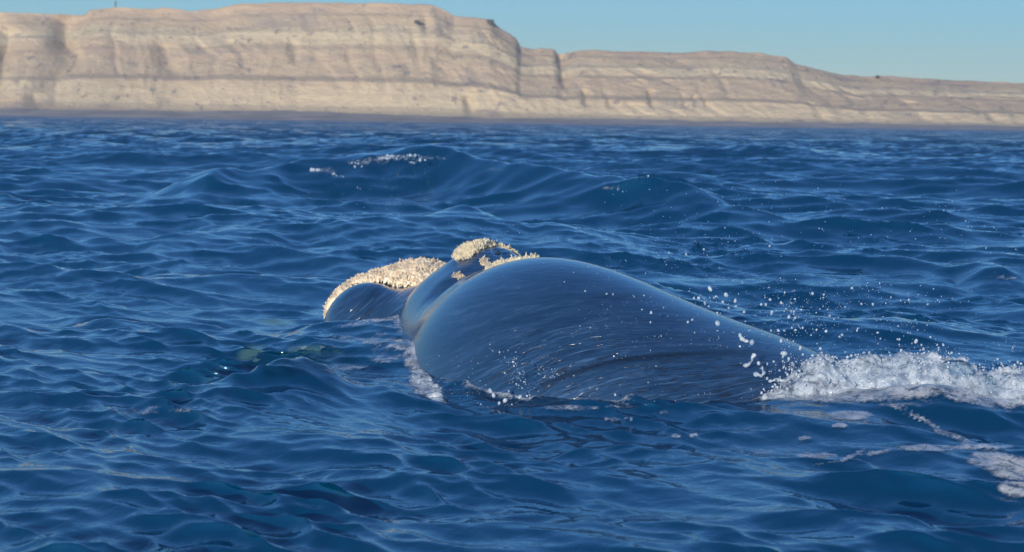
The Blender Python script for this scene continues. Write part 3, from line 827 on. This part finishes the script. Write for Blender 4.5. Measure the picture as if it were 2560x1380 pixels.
sx_ = np.arange(1.9, 5.75, hs); sy_ = np.arange(16.15, 17.6, hs); sz_ = np.arange(-0.12, 0.62, hs)
X3, Y3, Z3 = np.meshgrid(sx_, sy_, sz_, indexing='ij')
topv = splash_top(X3)
wy = 0.42 + 0.25 * (fbm(X3[:, :, :1] * 2.2, Y3[:, :, :1] * 0.0, 0.3, 2, 91) - 0.5)
shape = np.clip(1 - ((Y3 - YS - 0.03) / wy) ** 2, -1, 1) 
nse = (fbm(X3 * 7, Y3 * 7, Z3 * 7, 4, 92, 0.6) - 0.5)
d3 = Z3 - (topv + 0.05) * np.clip(shape, 0, 1) ** 0.5 + 0.3 * np.clip(-shape, 0, 1) + nse * 0.20 + (fbm(X3 * 24, Y3 * 24, Z3 * 24, 2, 93, 0.7) - 0.5) * 0.05
d3[:, :, 0] = np.maximum(d3[:, :, 0], 0.01)
for ax in range(3):
    sl = [slice(None)] * 3
    for e in (0, -1):
        sl[ax] = e; d3[tuple(sl)] = np.maximum(d3[tuple(sl)], 0.01)
V, Q = surface_nets(d3, np.array([sx_[0], sy_[0], sz_[0]]), hs)
mesh_obj('breaking_foam', V, Q, MF, kind='stuff')
parts = []
r = np.random.default_rng(5)
pick = V[r.integers(0, len(V), 6000)]
for c in pick:
    if c[2] < 0.02: continue
    rad = 0.003 + 0.013 * r.random() ** 4
    v, f = IC1 if rad > 0.007 else OCT
    up_ = r.random() ** 4 * 0.10
    parts.append((v * rad * (0.8 + 0.4 * r.random(3)) + c + np.array([r.normal(0, .02), r.normal(0, .02), up_]), f))
V, Q = merge(parts)
mesh_obj('foam_beads', V, Q, MF, kind='stuff')

# froth heaped against the left flank
path = [G(a, b, 0.06) for a, b in [(958, 882), (1000, 872), (1038, 884), (1056, 915), (1058, 948), (1078, 982), (1098, 1000)]]
rad = [0.05, 0.09, 0.11, 0.10, 0.10, 0.10, 0.05]
hs = 0.016
lo = np.min(path, 0) - 0.35; hi = np.max(path, 0) + 0.35; lo[2] = -0.15; hi[2] = 0.42
X3, Y3, Z3 = np.meshgrid(*[np.arange(lo[i], hi[i], hs) for i in range(3)], indexing='ij')
d3 = None
for i in range(len(path) - 1):
    a, b = path[i][:2], path[i + 1][:2]
    ab = b - a; tt_ = np.clip(((X3[:, :, 0] - a[0]) * ab[0] + (Y3[:, :, 0] - a[1]) * ab[1]) / (ab @ ab), 0, 1)
    q2 = np.sqrt((X3[:, :, 0] - a[0] - tt_ * ab[0]) ** 2 + (Y3[:, :, 0] - a[1] - tt_ * ab[1]) ** 2)
    rr_ = rad[i] + (rad[i + 1] - rad[i]) * tt_
    e = np.sqrt(q2[:, :, None] ** 2 + (1.9 * (Z3 - 0.03)) ** 2) - rr_[:, :, None]
    d3 = e if d3 is None else np.minimum(d3, e)
d3 = d3 + (fbm(X3 * 9, Y3 * 9, Z3 * 9, 4, 95, 0.65) - 0.5) * 0.30
for ax in range(3):
    sl = [slice(None)] * 3
    for e in (0, -1):
        sl[ax] = e; d3[tuple(sl)] = np.maximum(d3[tuple(sl)], 0.01)
V, Q = surface_nets(d3, lo, hs)
mesh_obj('wash_foam', V, Q, MF, kind='stuff')

def mat_clear():
    t = NT('clear water')
    gl = t.n('ShaderNodeBsdfGlossy', inp={'Color': (1, 1, 1, 1), 'Roughness': 0.03})
    tr = t.n('ShaderNodeBsdfTransparent', inp={'Color': (0.86, 0.93, 0.96, 1)})
    lw = t.n('ShaderNodeLayerWeight', inp={'Blend': 0.12})
    m = t.n('ShaderNodeMixShader'); t.s(m, 0, lw.outputs['Fresnel']); t.s(m, 1, tr.outputs[0]); t.s(m, 2, gl.outputs[0])
    return t.done(m.outputs[0])
MCL = mat_clear()
IC3 = ico(3)
for (a, b, rad, lab) in [(2388, 938, 44, 'large clear foam bubble bulging from the crest of the breaking foam'), (2462, 956, 24, 'small clear bubble at the right end of the foam crest')]:
    c = P(a, b, 16.62)
    o = mesh_obj('foam_bubble', IC3[0] * rad / F * 16.62 * np.array([1.2, 1, 0.92]) * (0.9 + 0.2 * fbm(IC3[0][:, 0] * 2 + rad, IC3[0][:, 1] * 2, IC3[0][:, 2] * 2, 2, 8))[:, None], IC3[1], MCL)
    o.location = c; tag(o, lab, 'bubble')

# glassy splash left of the back
def water_glob(name, label, blobs, D, k, mat, h=0.008):
    cs = np.array([P(a, b, D + dy) for a, b, _, _, dy in blobs]); rs = 0.72 * np.array([[rx / F * D, min(rx, ry) / F * D, ry / F * D] for _, _, rx, ry, _ in blobs])
    lo = (cs - rs).min(0) - 0.05; hi = (cs + rs).max(0) + 0.05
    A = [np.arange(lo[i], hi[i], h) for i in range(3)]
    X, Y, Z = np.meshgrid(*A, indexing='ij'); p = np.stack([X, Y, Z], -1)
    d = None
    for c, r_ in zip(cs, rs):
        e = ell(p, c, r_); d = e if d is None else smin(d, e, k)
    d = d + (fbm(X * 30, Y * 30, Z * 30, 2, 3) - 0.5) * 0.012
    V, Q = surface_nets(d, lo, h)
    o0 = cs.mean(0)
    o = mesh_obj(name, V - o0, Q, mat); o.location = o0
    return tag(o, label, 'splash')
water_glob('water_splash', 'clear glassy lump of water popping up left of the back', [(958, 962, 18, 9, 0), (978, 955, 10, 16, -.02), (990, 968, 6, 20, -.04), (968, 972, 14, 8, .02), (946, 952, 7, 7, 0)], 16.6, 0.02, MCL)
water_glob('water_strand', 'short white strand of water flung up left of the breaking foam, nearest the back', [(1886, 888, 8, 7, 0), (1880, 897, 5, 9, 0), (1874, 908, 5, 7, 0), (1864, 913, 11, 8, 0)], 16.6, 0.02, MF)
water_glob('water_strand', 'curled white strand of water ending in a fat drop beside the foam', [(1896, 908, 7, 8, 0), (1906, 920, 5, 9, 0), (1910, 932, 6, 7, 0), (1902, 940, 7, 6, 0), (1890, 936, 11, 9, 0)], 16.6, 0.02, MF)
water_glob('water_strand', 'long thin strand of water rising from the left end of the foam', [(1960, 884, 12, 9, 0), (1972, 896, 5, 8, 0), (1984, 912, 4, 12, 0), (1991, 932, 4, 14, 0), (1992, 955, 5, 16, 0)], 16.6, 0.02, MF)
water_glob('water_strand', 'flat white tongue of water low over the left end of the foam', [(1925, 953, 8, 6, 0), (1942, 950, 12, 6, 0), (1960, 952, 12, 7, 0)], 16.6, 0.02, MF)
water_glob('water_strand', 'ragged white clump of water thrown up where the back meets the foam', [(1850, 838, 6, 8, 0), (1856, 848, 9, 8, 0), (1866, 853, 9, 6, 0)], 16.6, 0.02, MF)

# ------------------------------------------------------------------ drops in the air
DROPS = [(1775, 722, 6, 8), (1815, 737, 6, 6), (1747, 745, 5, 5), (1735, 745, 4, 4), (1762, 758, 5, 6), (1807, 755, 4, 4), (1838, 752, 5, 6), (1953, 757, 5, 5), (1903, 761, 4, 4), (1925, 749, 6, 5), (1972, 792, 6, 6), (1794, 808, 9, 8), (1731, 799, 5, 5), (1822, 770, 6, 5), (1793, 782, 5, 6), (1880, 856, 7, 7), (1953, 852, 7, 8), (2065, 828, 5, 5), (1785, 744, 4, 3), (1790, 741, 5, 3), (1840, 766, 4, 4), (1860, 780, 4, 4), (1978, 778, 4, 5), (2290, 853, 5, 5), (2343, 862, 4, 5), (2358, 862, 4, 5), (2326, 843, 4, 4), (1820, 905, 5, 6), (1946, 826, 5, 5), (2000, 872, 5, 6), (1226, 977, 6, 6), (1263, 1001, 8, 7), (1300, 992, 6, 7), (1272, 978, 4, 4), (1283, 905, 4, 4), (1285, 915, 3, 3), (1262, 932, 4, 4), (1310, 955, 3, 3), (1291, 960, 4, 5), (1234, 988, 6, 8), (1317, 990, 5, 4), (1375, 1012, 4, 4), (1538, 987, 3, 3), (1248, 1008, 4, 5), (1640, 915, 3, 3)]
dv, df = IC2
dm = bpy.data.meshes.new('water_droplet')
dm.from_pydata([tuple(v) for v in dv], [], [tuple(int(i) for i in f) for f in df]); dm.materials.append(MF)
for p_ in dm.polygons: p_.use_smooth = True
r = np.random.default_rng(21)
for a, b, rx, ry in DROPS:
    D = 15.9 if a < 1700 else r.uniform(16.2, 17.2)
    o = bpy.data.objects.new('water_droplet', dm); COL.objects.link(o)
    k_ = 0.55 + 0.4 * r.random(); o.location = P(a, b, D); o.scale = (k_ * rx / F * D, k_ * min(rx, ry) / F * D, k_ * ry / F * D * r.uniform(0.9, 1.5)); o.rotation_euler = (0, r.uniform(-0.7, 0.7), 0)
    if a < 1700: tag(o, 'white water droplet in mid air in front of the lower flank of the whale', 'droplet', 'droplets in front of the lower flank')
    else: tag(o, 'large white water droplet in mid air over the right slope of the back', 'droplet', 'large droplets flying over the right slope of the back')
parts = []
def spray(n, cx, cy, sx, sy, rmin, rmax, D0, D1, p=2.5, ylo=400, yhi=1015):
    hub = r.normal(0, 1, (max(4, n // 14), 2))
    for i in range(n):
        h_ = hub[r.integers(len(hub))]
        a = cx + sx * (h_[0] + 0.22 * r.normal()); b = cy + sy * (h_[1] + 0.22 * r.normal())
        if b < ylo or b > yhi: continue
        D = r.uniform(D0, D1); rad = (rmin + (rmax - rmin) * r.random() ** (p + 1.5)) * 0.85 / F * D
        v, f = IC1 if rad > 0.009 else OCT
        st_ = np.array([r.uniform(.7, 1.3), 1, r.uniform(.7, 1.7)])
        parts.append((v * rad * st_ * r.uniform(0.75, 1.25, (len(v), 1)) + P(a, b, D), f))
spray(420, 1980, 790, 190, 70, 1.0, 4.2, 16, 17.6)
spray(260, 2200, 850, 200, 40, 1.0, 4.0, 16, 17.4)
spray(420, 1950, 640, 280, 110, 0.8, 2.4, 15, 18)
spray(160, 1270, 965, 60, 45, 1.0, 3.6, 15.85, 16.0)
spray(160, 1500, 930, 230, 70, 0.8, 2.2, 15.8, 16.0)
spray(120, 1980, 930, 70, 50, 1.2, 4.5, 16.2, 16.8)
for cx_, cy_, n_, sx2, sy2 in [(990, 396, 60, 45, 5), (1060, 402, 26, 22, 4), (815, 424, 26, 22, 6), (880, 412, 14, 25, 5), (905, 468, 10, 22, 6), (1240, 425, 12, 18, 5), (1545, 468, 16, 20, 8), (1500, 458, 8, 14, 6)]:
    spray(n_, cx_, cy_, sx2, sy2, 1.0, 5.0, 52.5, 55.0, 2.5, 380)
spray(60, 1250, 560, 300, 60, 0.8, 1.6, 16, 20)
V, Q = merge(parts)
mesh_obj('spray', V, Q, MF, kind='stuff')

# ------------------------------------------------------------------ things on the land
MK = NT('dark land things'); MK = MK.done(MK.principled(Base_Color=(0.05, 0.05, 0.06, 1), Roughness=0.8).outputs[0])
def tube(p0, p1, r0, r1, n=6):
    p0, p1 = np.array(p0, float), np.array(p1, float)
    ax = p1 - p0; ax /= np.linalg.norm(ax); a = np.cross(ax, [0.3, 0.8, 0.1]); a /= np.linalg.norm(a); b = np.cross(ax, a)
    v = [p0 + (a * math.cos(6.283 * i / n) + b * math.sin(6.283 * i / n)) * r0 for i in range(n)] + [p1 + (a * math.cos(6.283 * i / n) + b * math.sin(6.283 * i / n)) * r1 for i in range(n)]
    f = [(i, (i + 1) % n, n + (i + 1) % n, n + i) for i in range(n)]
    return np.array(v), np.array(f)
mb = P(289, 22, SHORE_D + 168)
mast = empty('mast', mb); tag(mast, 'thin dark mast standing on the flat hilltop at the left', 'mast')
mesh_obj('pole', *tube((0, 0, -3), (0, 0, 8.0), 0.8, 0.35), MK, mast)
mesh_obj('crossbar', *tube((-1.6, 0, 5.6), (1.6, 0, 5.6), 0.25, 0.25), MK, mast)
ML = NT('dry scrub'); ML = ML.done(ML.principled(Base_Color=(0.045, 0.045, 0.040, 1), Roughness=0.9).outputs[0])
rr = np.random.default_rng(31)
for px_, py_, sz, dd_, lab in [(1226, 54, 3.4, 160, 'dark shrub on the right hand tip of the high mesa'), (1043, 55, 2.8, 146, 'dark shrub clump on the cliff ledge under the high mesa'), (2194, 192, 2.2, 166, 'dark shrub on the low skyline at the right')]:
    b0 = P(px_, py_, SHORE_D + dd_ - 8)
    root = empty('shrub', b0); tag(root, lab, 'shrub')
    tri, tf = [], []
    for i in range(160):
        d = rr.normal(size=3); d /= np.linalg.norm(d); c = d * sz * (0.4 + 0.6 * rr.random()) * np.array([1.2, 1, 0.7])
        q = c + rr.normal(0, sz * 0.16, (3, 3)); tri += list(q); tf.append((3 * i, 3 * i + 1, 3 * i + 2))
    mesh_obj('foliage', np.array(tri), np.array(tf), ML, root, smooth=False)
    mesh_obj('stem', *tube((0, 0, -sz), (0, 0, sz * .3), sz * .15, sz * .08), MK, root)
